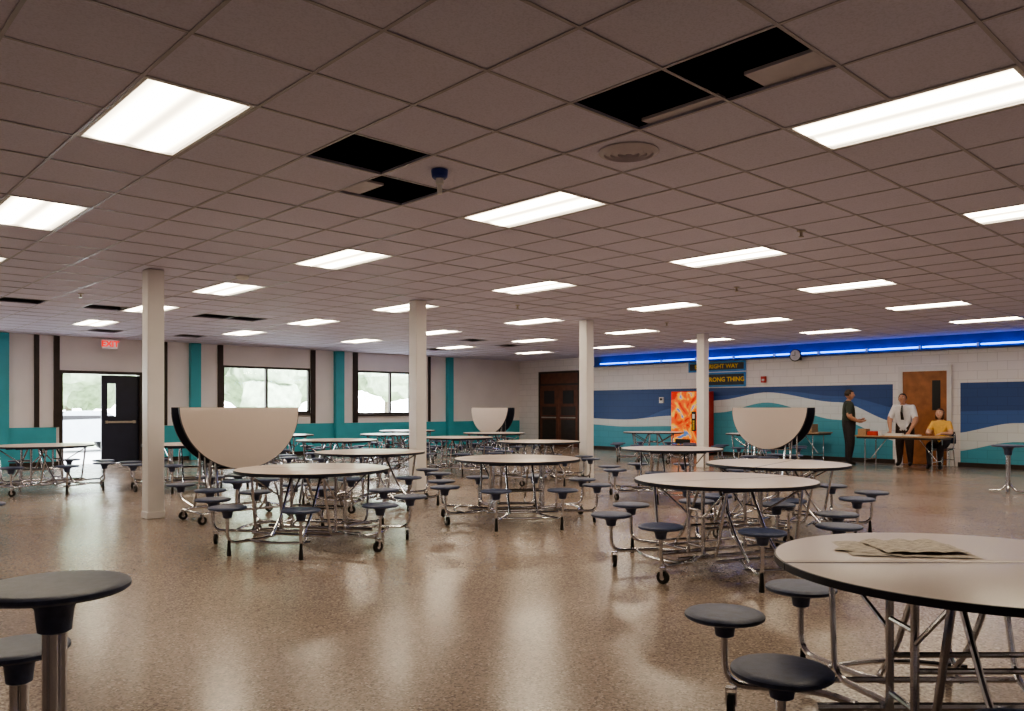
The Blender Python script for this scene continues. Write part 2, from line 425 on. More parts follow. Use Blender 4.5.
b = B(['doornavy', 'glass', 'brass']); leaf(b, .85, 2.15); b.obj("door_2", (5.10, YW+.14, 0), math.radians(98), smooth=False)

b = B(['wooddk', 'brown', 'brass', 'glass', 'black'])
ya, yb = 17.82, 19.75
XF = XW-.002
b.box((XW-.06, ya, 0), (XF, ya+.07, 2.62), 'brown'); b.box((XW-.06, yb-.07, 0), (XF, yb, 2.62), 'brown')
b.box((XW-.06, ya+.07, 2.55), (XF, yb-.07, 2.62), 'brown'); b.box((XW-.06, ya+.07, 2.13), (XF, yb-.07, 2.2), 'brown')
b.box((XW-.03, ya+.07, 2.2), (XF, yb-.07, 2.55), 'wooddk')
for y0, y1 in ((ya+.07, (ya+yb)/2-.005), ((ya+yb)/2+.005, yb-.07)):
    b.box((XW-.045, y0, .01), (XF, y1, 2.13), 'wooddk')
    for z0, z1 in ((.2, .95), (1.1, 1.4)):
        b.box((XW-.055, y0+.12, z0), (XW-.045, y1-.12, z1), 'brown')
    b.box((XW-.055, y0+.2, 1.5), (XW-.045, y1-.2, 1.95), 'black')
    b.box((XW-.09, y0+.1, 1.0), (XW-.06, y1-.1, 1.04), 'brass')
b.obj("door_3", smooth=False)
b = B(['wood', 'plasticw', 'brass', 'black'])
ya, yb = 6.42, 7.40
b.box((XW-.07, ya-.1, 0), (XF, ya, 2.35), 'plasticw'); b.box((XW-.07, yb, 0), (XF, yb+.1, 2.35), 'plasticw'); b.box((XW-.07, ya, 2.22), (XF, yb, 2.35), 'plasticw')
b.box((XW-.05, ya, .01), (XF, yb, 2.22), 'wood')
b.box((XW-.056, ya+.14, 1.3), (XW-.05, ya+.32, 2.0), 'black')
b.tube([(XW-.05, yb-.08, 1.0), (XW-.11, yb-.08, 1.0), (XW-.11, yb-.2, 1.0)], .012, 'brass')
b.obj("door_4", smooth=False)

# mural
def curve(pts, y):
    if y <= pts[0][0]: return pts[0][1]
    for (a, za), (c, zc) in zip(pts, pts[1:]):
        if y <= c:
            t = (y-a)/(c-a); t = t*t*(3-2*t); return za+(zc-za)*t
    return pts[-1][1]
wtop = [(-3, 1.3), (1, .75), (3, 1.10), (5, 1.02), (6.4, .76), (7.5, 1.0), (9, 1.50), (11, 1.78), (12.5, 1.58), (14, 1.12), (16, .98), (17.7, 1.02)]
wbot = [(-3, .95), (1, .45), (3, .74), (5, .60), (6.4, .34), (7.5, .54), (9, 1.05), (11, 1.50), (12.5, 1.22), (14, .80), (16, .76), (17.7, .82)]
top = 1.93
mid = [(-3, 1.93), (2, 1.93), (5, 1.3), (7, 1.25), (9, 1.65), (10.5, 1.80), (12.5, 1.70), (14, 1.35), (15.5, 1.0), (17.7, 1.0)]
b = B(['block_navy', 'block_blue', 'block_band', 'block_teal'])
y = Y0
while y < 17.7:
    y2 = min(y+.15, 17.7)
    if not (y2 > 6.3 and y < 7.52):
        x = XW-.004
        def strip(f0, f1, k):
            p = [(x, y, f0(y)), (x, y2, f0(y2)), (x, y2, f1(y2)), (x, y, f1(y))]
            if abs(p[3][2]-p[0][2])+abs(p[2][2]-p[1][2]) > 1e-4: b.quad(p, k)
        f_b = lambda q: curve(wbot, q); f_t = lambda q: curve(wtop, q)
        f_m = lambda q: min(top, max(curve(mid, q), f_t(q)+.001))
        strip(lambda q: .1, f_b, 'block_teal'); strip(f_b, f_t, 'block_band'); strip(f_t, f_m, 'block_blue'); strip(f_m, lambda q: top, 'block_navy')
    y = y2
b.obj("wave_mural", smooth=False)

# blue cove
b = B(['covepaint']); b.box((XW-.012, Y0, 2.74), (XW-.001, 17.2, H-.01), 'covepaint'); b.box((XW-.16, Y0, 2.70), (XW-.001, 17.2, 2.735), 'covepaint'); b.obj("trim_cove_ledge", smooth=False)
b = B(['tube_blue', 'plasticw'])
y = Y0+.1
while y < 16.0:
    b.tube([(XW-.10, y, 2.79), (XW-.10, y+1.16, 2.79)], .018, 'tube_blue', 8)
    b.box((XW-.13, y-.04, 2.736), (XW-.07, y, 2.83), 'plasticw'); y += 1.24
b.obj("blue_tube_lights")

# columns
b = B(['col', 'brown'])
s = .10
b.box((-s, -s, 0), (s, s, H-.008), 'col')
b.box((-s-.008, -s-.008, 0), (s+.008, s+.008, .09), 'col')
me = b.mesh("column", False)
for x in (3.47, 7.49, 11.51, 15.50):
    place("support_column", me, (x, 10.10, 0), 0, .012)

# ------------------------------------------------------------------ cafeteria table
MT = ['lam', 'edge', 'chrome', 'navy', 'rubber']
def half_top(b, sgn, R=.76, g=.004, th=.028, mtx=None, z=.714):
    n = 40
    pts = [(R*math.cos(math.pi*i/n), sgn*(g+(R-g)*math.sin(math.pi*i/n))) for i in range(n+1)]
    if sgn < 0: pts = pts[::-1]
    def V(x, y, zz):
        p = Vector((x, y, zz)); return b.bm.verts.new(p if mtx is None else mtx @ p)
    lo = [V(x, y, z) for x, y in pts]; hi = [V(x, y, z+th) for x, y in pts]
    sc = .990
    cx, cy = 0, sgn*R*.4
    inn = [V(cx+(x-cx)*sc, cy+(y-cy)*sc, z+th+.001) for x, y in pts]
    f = b.bm.faces.new(inn); b._mi([f], 'lam')
    f = b.bm.faces.new(lo[::-1]); b._mi([f], 'edge')
    n1 = len(pts)
    for i in range(n1):
        j = (i+1) % n1
        f1 = b.bm.faces.new((lo[i], lo[j], hi[j], hi[i])); f2 = b.bm.faces.new((hi[i], hi[j], inn[j], inn[i]))
        b._mi([f1, f2], 'edge')
def seat(b, x, y, z, r=.172, mtx=None):
    b.lathe([(.03, -.105), (.040, -.10), (.046, -.06), (.065, -.03), (r-.012, -.026), (r, -.018), (r, -.006), (r-.008, 0), (r-.03, .003), (.01, .001)], 'navy', (x, y, z), 28, mtx)
def caster(b, x, y, rz=0):
    mt = Matrix.Translation((x, y, .05)) @ Matrix.Rotation(rz, 4, 'Z')
    m2 = mt @ Matrix.Rotation(math.pi/2, 4, 'X')
    b.lathe([(.02, -.014), (.05, -.014), (.05, .014), (.02, .014)], 'rubber', (0, 0, 0), 18, m2)
    b.lathe([(.022, -.017), (.022, .017)], 'chrome', (0, 0, 0), 12, m2)
    b.box((-.014, -.024, 0), (.014, -.018, .075), 'chrome', mt); b.box((-.014, .018, 0), (.014, .024, .075), 'chrome', mt)
    b.box((-.018, -.024, .07), (.018, .024, .078), 'chrome', mt)

b = B(MT)
half_top(b, 1); half_top(b, -1)
for y in (-.50, -.1, .1, .50):
    L = math.sqrt(.70**2-y*y)*.82
    b.box((-L, y-.015, .690), (L, y+.015, .7135), 'edge')
for sx in (-1, 1):
    for sy in (-1, 1):
        b.tube([(sx*.30, sy*.1, .70), (sx*.30, sy*.1, .30), (sx*.30, sy*.1, .12)], .017, 'chrome')
        b.tube([(sx*.38, sy*.50, .70), (sx*.40, sy*.40, .16), (sx*.30, sy*.12, .15)], .014, 'chrome', fil=.08)
        b.tube([(sx*.16, sy*.12, .70), (sx*.16, sy*.34, .30), (sx*.16, sy*.50, .13)], .013, 'chrome', fil=.1)
        b.tube([(sx*.30, sy*.1, .45), (sx*.38, sy*.48, .68)], .009, 'chrome')
    b.tube([(sx*.30, -.1, .5), (sx*.30, .1, .5)], .012, 'chrome')
    b.tube([(sx*.30, -.1, .2), (sx*.30, .1, .2)], .012, 'chrome')
for sy in (-1, 1):
    b.tube([(-.30, sy*.1, .35), (.30, sy*.1, .35)], .012, 'chrome')
    b.tube([(-.58, sy*.14, .125), (.58, sy*.14, .125)], .018, 'chrome')
    b.tube([(-.42, sy*.42, .14), (.42, sy*.42, .14)], .014, 'chrome')
RS = .97
for k in range(8):
    a = math.radians(22.5+45*k); ca, sa = math.cos(a), math.sin(a)
    x, y = RS*ca, RS*sa
    seat(b, x, y, .452)
    r1 = .43
    inner = (r1*ca*1.05, math.copysign(.14, sa) if abs(sa) < .5 else math.copysign(.42, sa), .135)
    if abs(sa) < .5:
        b.tube([(x, y, .36), (x, y, .135), ((r1+.12)*ca, sa*.75, .135), inner], .0155, 'chrome', fil=.10)
        caster(b, x*.97, y*.97, a+math.pi/2)
    else:
        b.tube([(x, y, .36), (x, y, .115), ((r1+.15)*ca, (r1+.15)*sa, .115), inner], .0155, 'chrome', fil=.10)
        b.lathe([(.02, 0), (.02, .02), (.012, .14)], 'rubber', (x*.985, y*.985, 0), 10)
for sx in (-1, 1):
    pts = []
    for i in range(9):
        a = math.radians(-22.5+45*i/8); pts.append((sx*(.66+.10*math.cos(a*4)), .97*math.sin(a)*.92, .135))
    b.tube(pts, .013, 'chrome')
for sy in (-1, 1):
    pts = []
    for i in range(9):
        a = math.radians(67.5+45*i/8); pts.append((.97*math.cos(a)*.9, sy*(.66+.10*math.sin(math.pi*i/8)), .115))
    b.tube(pts, .013, 'chrome')
me_table = b.mesh("cafeteria_table", True, 40)

D = math.radians
tables = [
 (3.46, 1.00, -43.5), (5.95, 3.66, -20), (4.02, 7.18, -58), (6.62, 6.92, -35), (8.10, 4.33, 12),
 (6.15, 9.40, 20), (9.95, 7.03, -44), (10.3, 10.2, 5), (3.30, 14.7, 30), (5.25, 13.5, -15),
 (10.7, 15.4, 40), (10.5, 12.8, -10), (7.95, 13.3, 20), (8.5, 16.7, 0), (13.0, 14.4, 15), (16.35, 12.1, 35),
 (17.1, 9.6, -20), (0.65, 9.29, -6), (12.7, 17.6, 20)]
for x, y, r in tables:
    place("cafeteria_table", me_table, (x, y, 0), D(r))

def folded_mesh():
    b = B(MT)
    for s in (-1, 1):
        mt = Matrix.Translation((0, s*.10, 1.36)) @ Matrix.Rotation(s*D(5), 4, 'X') @ Matrix.Rotation(-s*D(90), 4, 'X')
        half_top(b, s, R=.75, mtx=mt, z=.0)
        for sx in (-1, 1):
            b.tube([(sx*.30, s*.06, 1.30), (sx*.30, s*.07, .7), (sx*.30, s*.16, .12)], .017, 'chrome', fil=.1)
            b.tube([(sx*.45, s*.06, 1.20), (sx*.42, s*.10, .5), (sx*.42, s*.30, .14)], .014, 'chrome', fil=.1)
            caster(b, sx*.55, s*.3, 0)
            b.tube([(sx*.55, s*.3, .12), (sx*.42, s*.30, .135), (0, s*.3, .135)], .015, 'chrome')
        b.tube([(-.3, s*.06, .62), (.3, s*.06, .62)], .012, 'chrome')
        for x, yy, zz in ((-.52, .46, .42), (-.18, .40, .50), (.18, .40, .50), (.52, .46, .42)):
            seat(b, x, s*yy, zz)
            b.tube([(x, s*yy, zz-.09), (x, s*(yy-.02), .24), (x*.8, s*.30, .14)], .0155, 'chrome', fil=.1)
    for sx in (-1, 1):
        b.tube([(sx*.55, -.3, .12), (sx*.55, .3, .12)], .014, 'chrome')
        b.box((sx*.60-.03, -.09, 1.28), (sx*.60+.03, .09, 1.34), 'edge')
        b.box((sx*.30-.02, -.09, 1.28), (sx*.30+.02, .09, 1.32), 'chrome')
    return b.mesh("folded_cafeteria_table", True, 40)
me_f = folded_mesh()
place("folded_cafeteria_table", me_f, (4.22, 9.38, 0), D(-1))
place("folded_cafeteria_table", me_f, (13.15, 7.12, 0), D(-93))
place("folded_cafeteria_table", me_f, (15.1, 16.8, 0), D(-88))

def stool_mesh(h, r, k, hub=1.0):
    b = B(MT)
    sc = r/.172*hub
    b.lathe([(.035*sc, -.14*sc), (.045*sc, -.135*sc), (.052*sc, -.07*sc), (.075*sc, -.03*sc), (r-.012, -.028), (r, -.018), (r, -.006), (r-.008, 0), (r-.03, .003), (.01, .001)], 'navy', (0, 0, h), 40)
    for s in (-1, 1):
        b.tube([(s*.022, 0, h-.12*sc), (s*.022, 0, .12), (s*.10, 0, .03), (s*.26, 0, .02)], .016, 'chrome', fil=.07)
        b.tube([(0, s*.022, h-.12*sc), (0, s*.022, .12), (0, s*.10, .03), (0, s*.26, .02)], .014, 'chrome', fil=.07)
    return b.mesh(k, True, 40)
me_ts = stool_mesh(.757, .235, "tall_round_stool", .85)
place("tall_round_stool", me_ts, (.71, 3.00, 0), D(-20))
place("tall_round_stool", me_ts, (14.45, 3.75, 0), D(10))
place("round_stool", stool_mesh(.45, .172, "round_stool"), (.70, 3.46, 0), D(30))

# newspaper on near table
b = B(['news'])
def sheet(w, d, z0, rot, ox, oy, curl):
    n1, n2 = 16, 8; vs = []
    for i in range(n1+1):
        row = []
        for j in range(n2+1):
            x = (i/n1-.5)*w; y = (j/n2-.5)*d
            z = z0+curl*abs(math.sin(3*math.pi*i/n1))*(.4+.6*j/n2)
            p = Matrix.Rotation(rot, 3, 'Z') @ Vector((x, y, 0)); row.append(b.bm.verts.new((p.x+ox, p.y+oy, z)))
        vs.append(row)
    for i in range(n1):
        for j in range(n2):
            f = b.bm.faces.new((vs[i][j], vs[i+1][j], vs[i+1][j+1], vs[i][j+1])); f.material_index = 0
sheet(.50, .34, .001, 0, 0, 0, .006); sheet(.34, .28, .012, .12, .05, .02, .012); sheet(.28, .22, .002, -.5, -.12, -.02, .01)
b.obj("newspaper", (3.53, 1.31, .744), D(-43.5-8))

# ------------------------------------------------------------------ ceiling items
b = B(['vent', 'black'])
for r in (.05, .10, .15, .19):
    b.lathe([(r-.03, -.004), (r-.028, -.02), (r, -.008), (r+.002, -.004)], 'vent', (0, 0, 0), 32, cap=False)
b.lathe([(.20, -.001), (.20, -.006), (.17, -.006), (.17, -.001)], 'vent', (0, 0, 0), 32, cap=False)
b.lathe([(.19, -.003), (.19, -.0015)], 'vent', (0, 0, 0), 32)
b.obj("ceiling_air_diffuser", (4.16, 3.28, H-.003))
b = B(['plasticw', 'detblue'])
b.lathe([(.06, 0), (.06, -.012), (.055, -.05), (.045, -.06)], 'detblue', seg=20)
b.lathe([(.028, -.06), (.028, -.10), (.018, -.105), (.018, -.17)], 'plasticw', seg=16)
b.obj("pendant_occupancy_sensor", (3.50, 4.46, H-.003))
b = B(['plasticw']); b.lathe([(.085, 0), (.085, -.02), (.06, -.045), (.02, -.055)], 'plasticw', seg=20); b.obj("smoke_detector", (4.45, 9.75, H-.003))
b = B(['brass']); b.lathe([(.04, 0), (.04, -.006), (.014, -.012), (.012, -.05), (.026, -.055), (.026, -.06)], 'brass', seg=14); me = b.mesh("sprinkler_head")
for x, y in ((7.2, 3.6), (3.4, 12.9), (9.9, 5.9), (13.0, 9.3), (9.0, 9.4)): place("sprinkler_head", me, (x, y, H-.006))

# exit sign
b = B(['plasticw', 'exit_w', 'red'])
b.box((-.18, -.03, -.12), (.18, .03, .11), 'plasticw'); b.box((-.17, -.033, -.11), (.17, -.03, .10), 'exit_w')
b.tube([(0, 0, .11), (0, 0, .15)], .015, 'plasticw')
text_into(b, "EXIT", .19, 'red', Matrix.Translation((0, -.036, 0)) @ Matrix.Rotation(D(90), 4, 'X'))
b.obj("exit_sign", (6.05, YW-.25, 2.89), smooth=False)

rotw = Matrix.Rotation(D(-90), 4, 'Z') @ Matrix.Rotation(D(90), 4, 'X')
def sign(y0, y1, z0, z1, lines, size):
    b = B(['signblk', 'signblue', 'yellow'])
    b.box((XW-.04, y0, z0), (XW-.001, y1, z1), 'signblue'); b.box((XW-.046, y0+.05, z0+.05), (XW-.04, y1-.05, z1-.05), 'signblk')
    for z, t in lines:
        text_into(b, t, size, 'yellow', Matrix.Translation((XW-.05, (y0+y1)/2, z)) @ rotw)
    b.obj("motto_sign", smooth=False)
sign(11.62, 13.50, 2.40, 2.69, [(2.545, "IS NO RIGHT WAY")], .17)
sign(11.62, 13.0, 1.96, 2.37, [(2.165, "WRONG THING")], .18)
b = B(['black', 'plasticw'])
mt = Matrix.Translation((XW-.20, 10.05, 2.74)) @ Matrix.Rotation(D(-90), 4, 'Y')
b.lathe([(.16, 0), (.16, .04), (.145, .045), (.14, .035)], 'black', mtx=mt); b.lathe([(.14, .034), (.14, .038)], 'plasticw', mtx=mt)
b.box((XW-.245, 10.045, 2.74), (XW-.239, 10.055, 2.84), 'black'); b.box((XW-.245, 10.05, 2.735), (XW-.239, 10.13, 2.745), 'black')
b.box((XW-.20, 9.98, 2.62), (XW-.001, 10.12, 2.69), 'black')
b.obj("wall_clock")
b = B(['plasticw', 'black']); b.box((XW-.06, 14.4, 1.5), (XW-.006, 14.55, 1.68), 'plasticw'); b.box((XW-.065, 14.43, 1.58), (XW-.06, 14.52, 1.65), 'black'); b.obj("thermostat", smooth=False, bevel=.006)
b = B(['boxred', 'plasticw']); b.box((XW-.06, 11.0, 2.05), (XW-.001, 11.14, 2.22), 'boxred'); b.box((XW-.065, 11.03, 2.09), (XW-.06, 11.11, 2.15), 'plasticw'); b.obj("fire_alarm_pull", smooth=False, bevel=.006)

# vending machine
b = B(['boxred', 'vend', 'black', 'plasticw', 'yellow'])
b.box((0, 0, .06), (.78, .92, 1.83), 'boxred'); b.box((.04, .04, 0), (.74, .88, .06), 'black')
b.box((-.03, .02, .30), (0, .90, 1.81), 'vend'); b.box((-.04, .02, .08), (0, .90, .28), 'black')
b.box((-.045, .06, .70), (-.03, .20, 1.25), 'black'); b.box((-.045, .25, .32), (-.03, .75, .46), 'black')
b.box((-.05, .09, 1.05), (-.045, .17, 1.18), 'plasticw')
for i in range(5): b.box((-.05, .10, .74+.055*i), (-.045, .16, .775+.055*i), 'yellow')
b.obj("vending_machine", (19.15, 12.62, 0), smooth=False, bevel=.012)

# ------------------------------------------------------------------ folding tables, chairs
def ftable(L, W):
    b = B(['tabletan', 'brown', 'chrome'])
    b.box((-W/2, -L/2, .71), (W/2, L/2, .74), 'tabletan'); b.box((-W/2+.03, -L/2+.03, .67), (W/2-.03, L/2-.03, .71), 'brown')
    for s in (-1, 1):
        b.tube([(-W/2+.08, s*(L/2-.2), .67), (-W/2+.08, s*(L/2-.2), .01), ], .014, 'chrome')
        b.tube([(W/2-.08, s*(L/2-.2), .67), (W/2-.08, s*(L/2-.2), .01)], .014, 'chrome')
        b.tube([(-W/2+.08, s*(L/2-.2), .2), (W/2-.08, s*(L/2-.2), .2)], .012, 'chrome')
        b.tube([(0, s*(L/2-.2), .2), (0, s*(L/2-.55), .66)], .009, 'chrome')
    return b.mesh("folding_table", True, 40)
mf = ftable(1.8, .75)
place("folding_table", mf, (18.20, 6.75, 0))
place("folding_table", mf, (19.3, 9.9, 0))
b = B(['paper', 'boxred', 'tabletan', 'plasticw'])
b.box((-.12, -.5, 0), (.12, -.2, .03), 'paper'); b.box((-.1, -.15, 0), (.14, .2, .05), 'paper', Matrix.Rotation(.2, 4, 'Z'))
b.box((-.15, .35, 0), (.1, .55, .09), 'boxred'); b.box((-.1, .6, 0), (.12, .78, .14), 'tabletan')
b.lathe([(.035, 0), (.042, .11)], 'plasticw', (-.2, .25, 0), 14)
b.obj("paper_stacks", (18.05, 6.85, .741), smooth=False)
b = B(['paper', 'plasticw', 'tabletan'])
b.box((-.2, -.6, 0), (.15, -.25, .2), 'tabletan'); b.box((-.15, .0, 0), (.15, .3, .12), 'plasticw'); b.box((-.1, .45, 0), (.15, .7, .25), 'paper')
b.obj("cardboard_boxes", (19.35, 9.9, .741), smooth=False)
def chair_mesh():
    b = B(['chairshell', 'chrome'])
    n = 8
    def sh(fn, k):
        vs = [[b.bm.verts.new(fn(i/n, j/n)) for j in range(n+1)] for i in range(n+1)]
        for i in range(n):
            for j in range(n):
                f = b.bm.faces.new((vs[i][j], vs[i+1][j], vs[i+1][j+1], vs[i][j+1])); b._mi([f], k)
    for o in (0, .008):
        sh(lambda u, v: ((u-.5)*.42, -.2+v*.40, .44+o+.02*(2*u-1)**2-.012*math.sin(math.pi*v)), 'chairshell')
        sh(lambda u, v: ((u-.5)*(.42-.06*v*v), -.20-.03*v-.03*(1-(2*u-1)**2)-o, .56+v*.26), 'chairshell')
    for s in (-1, 1):
        b.tube([(s*.19, .17, .01), (s*.17, .14, .43), (s*.17, -.16, .43), (s*.19, -.21, .01)], .011, 'chrome', fil=.04)
        b.tube([(s*.17, -.10, .43), (s*.17, -.20, .50), (s*.17, -.225, .78)], .011, 'chrome', fil=.05)
    b.tube([(-.17, .12, .41), (.17, .12, .41)], .009, 'chrome'); b.tube([(-.18, -.18, .2), (.18, -.18, .2)], .009, 'chrome')
    return b.mesh("school_chair", True, 40)
mc = chair_mesh()
place("school_chair", mc, (18.98, 6.2, 0), D(90))

# ------------------------------------------------------------------ people
def skin(verts, edges, radii, root=0, sub=2):
    me = bpy.data.meshes.new("sk"); me.from_pydata(verts, edges, [])
    o = bpy.data.objects.new("sk", me); COL.objects.link(o)
    md = o.modifiers.new("s", 'SKIN'); md.use_smooth_shade = True
    for i, v in enumerate(me.skin_vertices[0].data):
        r = radii[i]; v.radius = r if isinstance(r, tuple) else (r, r); v.use_root = (i == root)
    m2 = o.modifiers.new("ss", 'SUBSURF'); m2.levels = sub
    dg = bpy.context.evaluated_depsgraph_get(); dg.update()
    r = bpy.data.meshes.new_from_object(o.evaluated_get(dg))
    bpy.data.objects.remove(o); return r

def person(name, J, mats, loc, rz, hairlong=False, tie=False, sleeve=.9, sc=1.0, headturn=0, headpitch=0, bulk=1.0):
    keys = ['pelvis','waist','chest','neckb','neck','shL','elL','wrL','palmL','shR','elR','wrR','palmR','hipL','knL','anL','toeL','hipR','knR','anR','toeR']
    rad = {'pelvis': .145*bulk, 'waist': .14*bulk, 'chest': .155*bulk, 'neckb': .085, 'neck': .055, 'sh': .082*bulk, 'el': .052*bulk, 'wr': .031, 'palm': .034, 'hip': .115*bulk, 'kn': .078*bulk, 'an': .052, 'toe': .040}
    V = [Vector(J[k]) for k in keys]
    R = [rad.get(k, rad.get(k[:-1])) for k in keys]
    ix = {k: i for i, k in enumerate(keys)}
    E = [('pelvis','waist'),('waist','chest'),('chest','neckb'),('neckb','neck')]
    for s in 'LR':
        E += [('chest','sh'+s),('sh'+s,'el'+s),('el'+s,'wr'+s),('wr'+s,'palm'+s),('pelvis','hip'+s),('hip'+s,'kn'+s),('kn'+s,'an'+s),('an'+s,'toe'+s)]
    edges = [(ix[a], ix[c]) for a, c in E]
    me = skin([tuple(v) for v in V], edges, R, ix['pelvis'])
    skn, shirt, pants, hair = mats
    b = B([skn, shirt, pants, hair, 'shoe', 'lip', 'eyew', 'black'])
    b.bm.from_mesh(me)
    for f in b.bm.faces:
        c = f.calc_center_median(); best = None
        for a, d in E:
            p, q = V[ix[a]], V[ix[d]]; t = max(0, min(1, (c-p).dot(q-p)/(q-p).length_squared)); ds = (c-(p+(q-p)*t)).length/(R[ix[a]]*(1-t)+R[ix[d]]*t)
            if best is None or ds < best[0]: best = (ds, a, d, t)
        _, a, d, t = best
        if d.startswith('wr'): k = shirt if t < sleeve-.9 else skn
        elif d.startswith('palm') or d == 'neck': k = skn
        elif d.startswith('el'): k = shirt if t < sleeve else skn
        elif d in ('waist', 'chest', 'neckb') or d.startswith('sh'): k = shirt
        elif d.startswith('toe'): k = 'shoe'
        else: k = pants
        f.material_index = b.mats.index(k); f.smooth = True
    for s, sg in (('L', -1), ('R', 1)):
        w = Vector(J['wr'+s]); p = Vector(J['palm'+s]); d = (p-w).normalized()
        side = Vector(J.get('side', (0, 1, 0))); side = (side-d*side.dot(d)).normalized(); nrm = d.cross(side).normalized()*(-sg)
        for i, L in enumerate((.070, .080, .074, .058)):
            o = p+side*(.027-.018*i)
            ch = [o-d*.02, o+d*.03, o+d*(.03+L*.45)+nrm*.008, o+d*(.03+L*.8)+nrm*.028]
            fm = skin([tuple(q) for q in ch], [(0,1),(1,2),(2,3)], [.0095, .009, .0085, .007], 0, 1)
            n0 = len(b.bm.faces); b.bm.from_mesh(fm); b.bm.faces.ensure_lookup_table()
            for f in b.bm.faces[n0:]: f.material_index = 0
        ch = [p-d*.03+side*.02, p-d*.01+side*.045+nrm*.01, p+d*.03+side*.055+nrm*.02]
        fm = skin([tuple(q) for q in ch], [(0,1),(1,2)], [.012, .011, .008], 0, 1)
        n0 = len(b.bm.faces); b.bm.from_mesh(fm); b.bm.faces.ensure_lookup_table()
        for f in b.bm.faces[n0:]: f.material_index = 0
    hc = Vector(J['head']); mt = Matrix.Translation(hc) @ Matrix.Rotation(headturn, 4, 'Z') @ Matrix.Rotation(-headpitch, 4, 'X')
    vs = b.ball((0, 0, 0), (.078, .098, .118), skn, 20, 16)
    for v in vs:
        if v.co.z < -.02:
            t = (-.02-v.co.z)/.1; v.co.x *= 1-.32*t; v.co.y = v.co.y*(1-.25*t)+.016*t
        v.co = mt @ v.co
    def hb(c, s2, k, sg=10, rg=8): return b.ball(c, s2, k, sg, rg, mt)
    hb((0, .098, -.012), (.012, .018, .022), skn); hb((0, .090, .012), (.008, .012, .03), skn)
    for sx in (-1, 1):
        hb((sx*.030, .082, .008), (.013, .009, .008), 'eyew'); hb((sx*.030, .089, .008), (.006, .004, .006), 'black')
        hb((sx*.030, .087, .028), (.017, .006, .004), hair); hb((sx*.079, -.004, -.006), (.010, .018, .030), skn)
    hb((0, .086, -.052), (.023, .008, .007), 'lip')
    hv = hb((0, -.014, .022), (.088, .102, .110), hair, 20, 16)
    inv = mt.inverted()
    dele = []
    for v in hv:
        q = inv @ v.co
        if q.y > .035 and q.z < .062: dele.append(v)
        elif q.z < -.035 and not hairlong: dele.append(v)
    bmesh.ops.delete(b.bm, geom=dele, context='VERTS')
    if hairlong:
        hb((0, -.055, -.045), (.080, .05, .105), hair, 16, 12)
        for sx in (-1, 1): hb((sx*.072, -.012, -.04), (.020, .045, .085), hair)
    if tie:
        n = Vector(J['neckb'])+Vector((0, .085, .01)); w2_ = Vector(J['waist'])+Vector((0, .165, 0)); c2 = Vector(J['chest'])+Vector((0, .180, 0))
        for p, q, wa, wb in ((n, c2, .016, .026), (c2, w2_, .026, .034)):
            vs = [b.bm.verts.new(x) for x in (p+Vector((-wa, 0, 0)), p+Vector((wa, 0, 0)), q+Vector((wb, 0, 0)), q+Vector((-wb, 0, 0)))]
            f = b.bm.faces.new(vs); f.material_index = b.mats.index('black')
    me2 = b.mesh(name, True, 60)
    me2.transform(Matrix.Scale(sc, 4))
    return place(name, me2, loc, rz)

stand = dict(pelvis=(0, 0, .96), waist=(0, .005, 1.08), chest=(0, -.005, 1.27), neckb=(0, -.015, 1.43), neck=(0, 0, 1.52), head=(0, .02, 1.61),
  hipL=(-.09, 0, .90), knL=(-.10, .02, .49), anL=(-.11, -.02, .09), toeL=(-.13, .13, .040),
  hipR=(.09, 0, .90), knR=(.11, .03, .49), anR=(.12, -.01, .09), toeR=(.14, .14, .040),
  shL=(-.18, -.01, 1.38), shR=(.18, -.01, 1.38))
J1 = dict(stand, elL=(-.26, -.02, 1.10), wrL=(-.17, .20, 1.02), palmL=(-.12, .27, 1.04), elR=(.26, -.02, 1.10), wrR=(.17, .21, 1.00), palmR=(.11, .28, 1.01))
person("standing_person_in_dark_shirt", J1, ('skin', 'olive', 'charcoal', 'hair'), (18.60, 8.12, 0), D(180+30), sleeve=.75, sc=1.03, bulk=1.22)
J2 = dict(stand, waist=(0, .04, 1.08), chest=(0, .10, 1.25), neckb=(0, .15, 1.40), neck=(0, .18, 1.48), head=(0, .215, 1.56),
  shL=(-.19, .13, 1.35), shR=(.19, .13, 1.35), elL=(-.28, .20, 1.07), wrL=(-.21, .40, .84), palmL=(-.20, .47, .790),
  elR=(.28, .20, 1.07), wrR=(.20, .40, .84), palmR=(.19, .47, .790), side=(1, 0, 0))
person("standing_man_in_white_shirt", J2, ('skin', 'shirtw', 'brownpants', 'hair'), (19.06, 7.02, 0), D(90+5), tie=True, sleeve=.8, headpitch=-.3, bulk=1.2)
J3 = dict(pelvis=(0, 0, .60), waist=(0, .02, .72), chest=(0, .05, .90), neckb=(0, .06, 1.05), neck=(0, .08, 1.13), head=(0, .11, 1.22),
  hipL=(-.09, .03, .56), knL=(-.11, .42, .54), anL=(-.11, .38, .09), toeL=(-.12, .52, .04),
  hipR=(.09, .03, .56), knR=(.11, .42, .54), anR=(.11, .40, .09), toeR=(.12, .54, .04),
  shL=(-.165, .04, 1.00), shR=(.165, .04, 1.00), elL=(-.24, .14, .78), wrL=(-.15, .34, .80), palmL=(-.11, .41, .790),
  elR=(.24, .14, .78), wrR=(.15, .34, .80), palmR=(.11, .41, .790), side=(1, 0, 0))
person("seated_woman_in_yellow_top", J3, ('skin2', 'yel', 'charcoal', 'hairb'), (18.92, 6.20, 0), D(90), hairlong=True, sleeve=.6, headpitch=-.25, bulk=1.05)

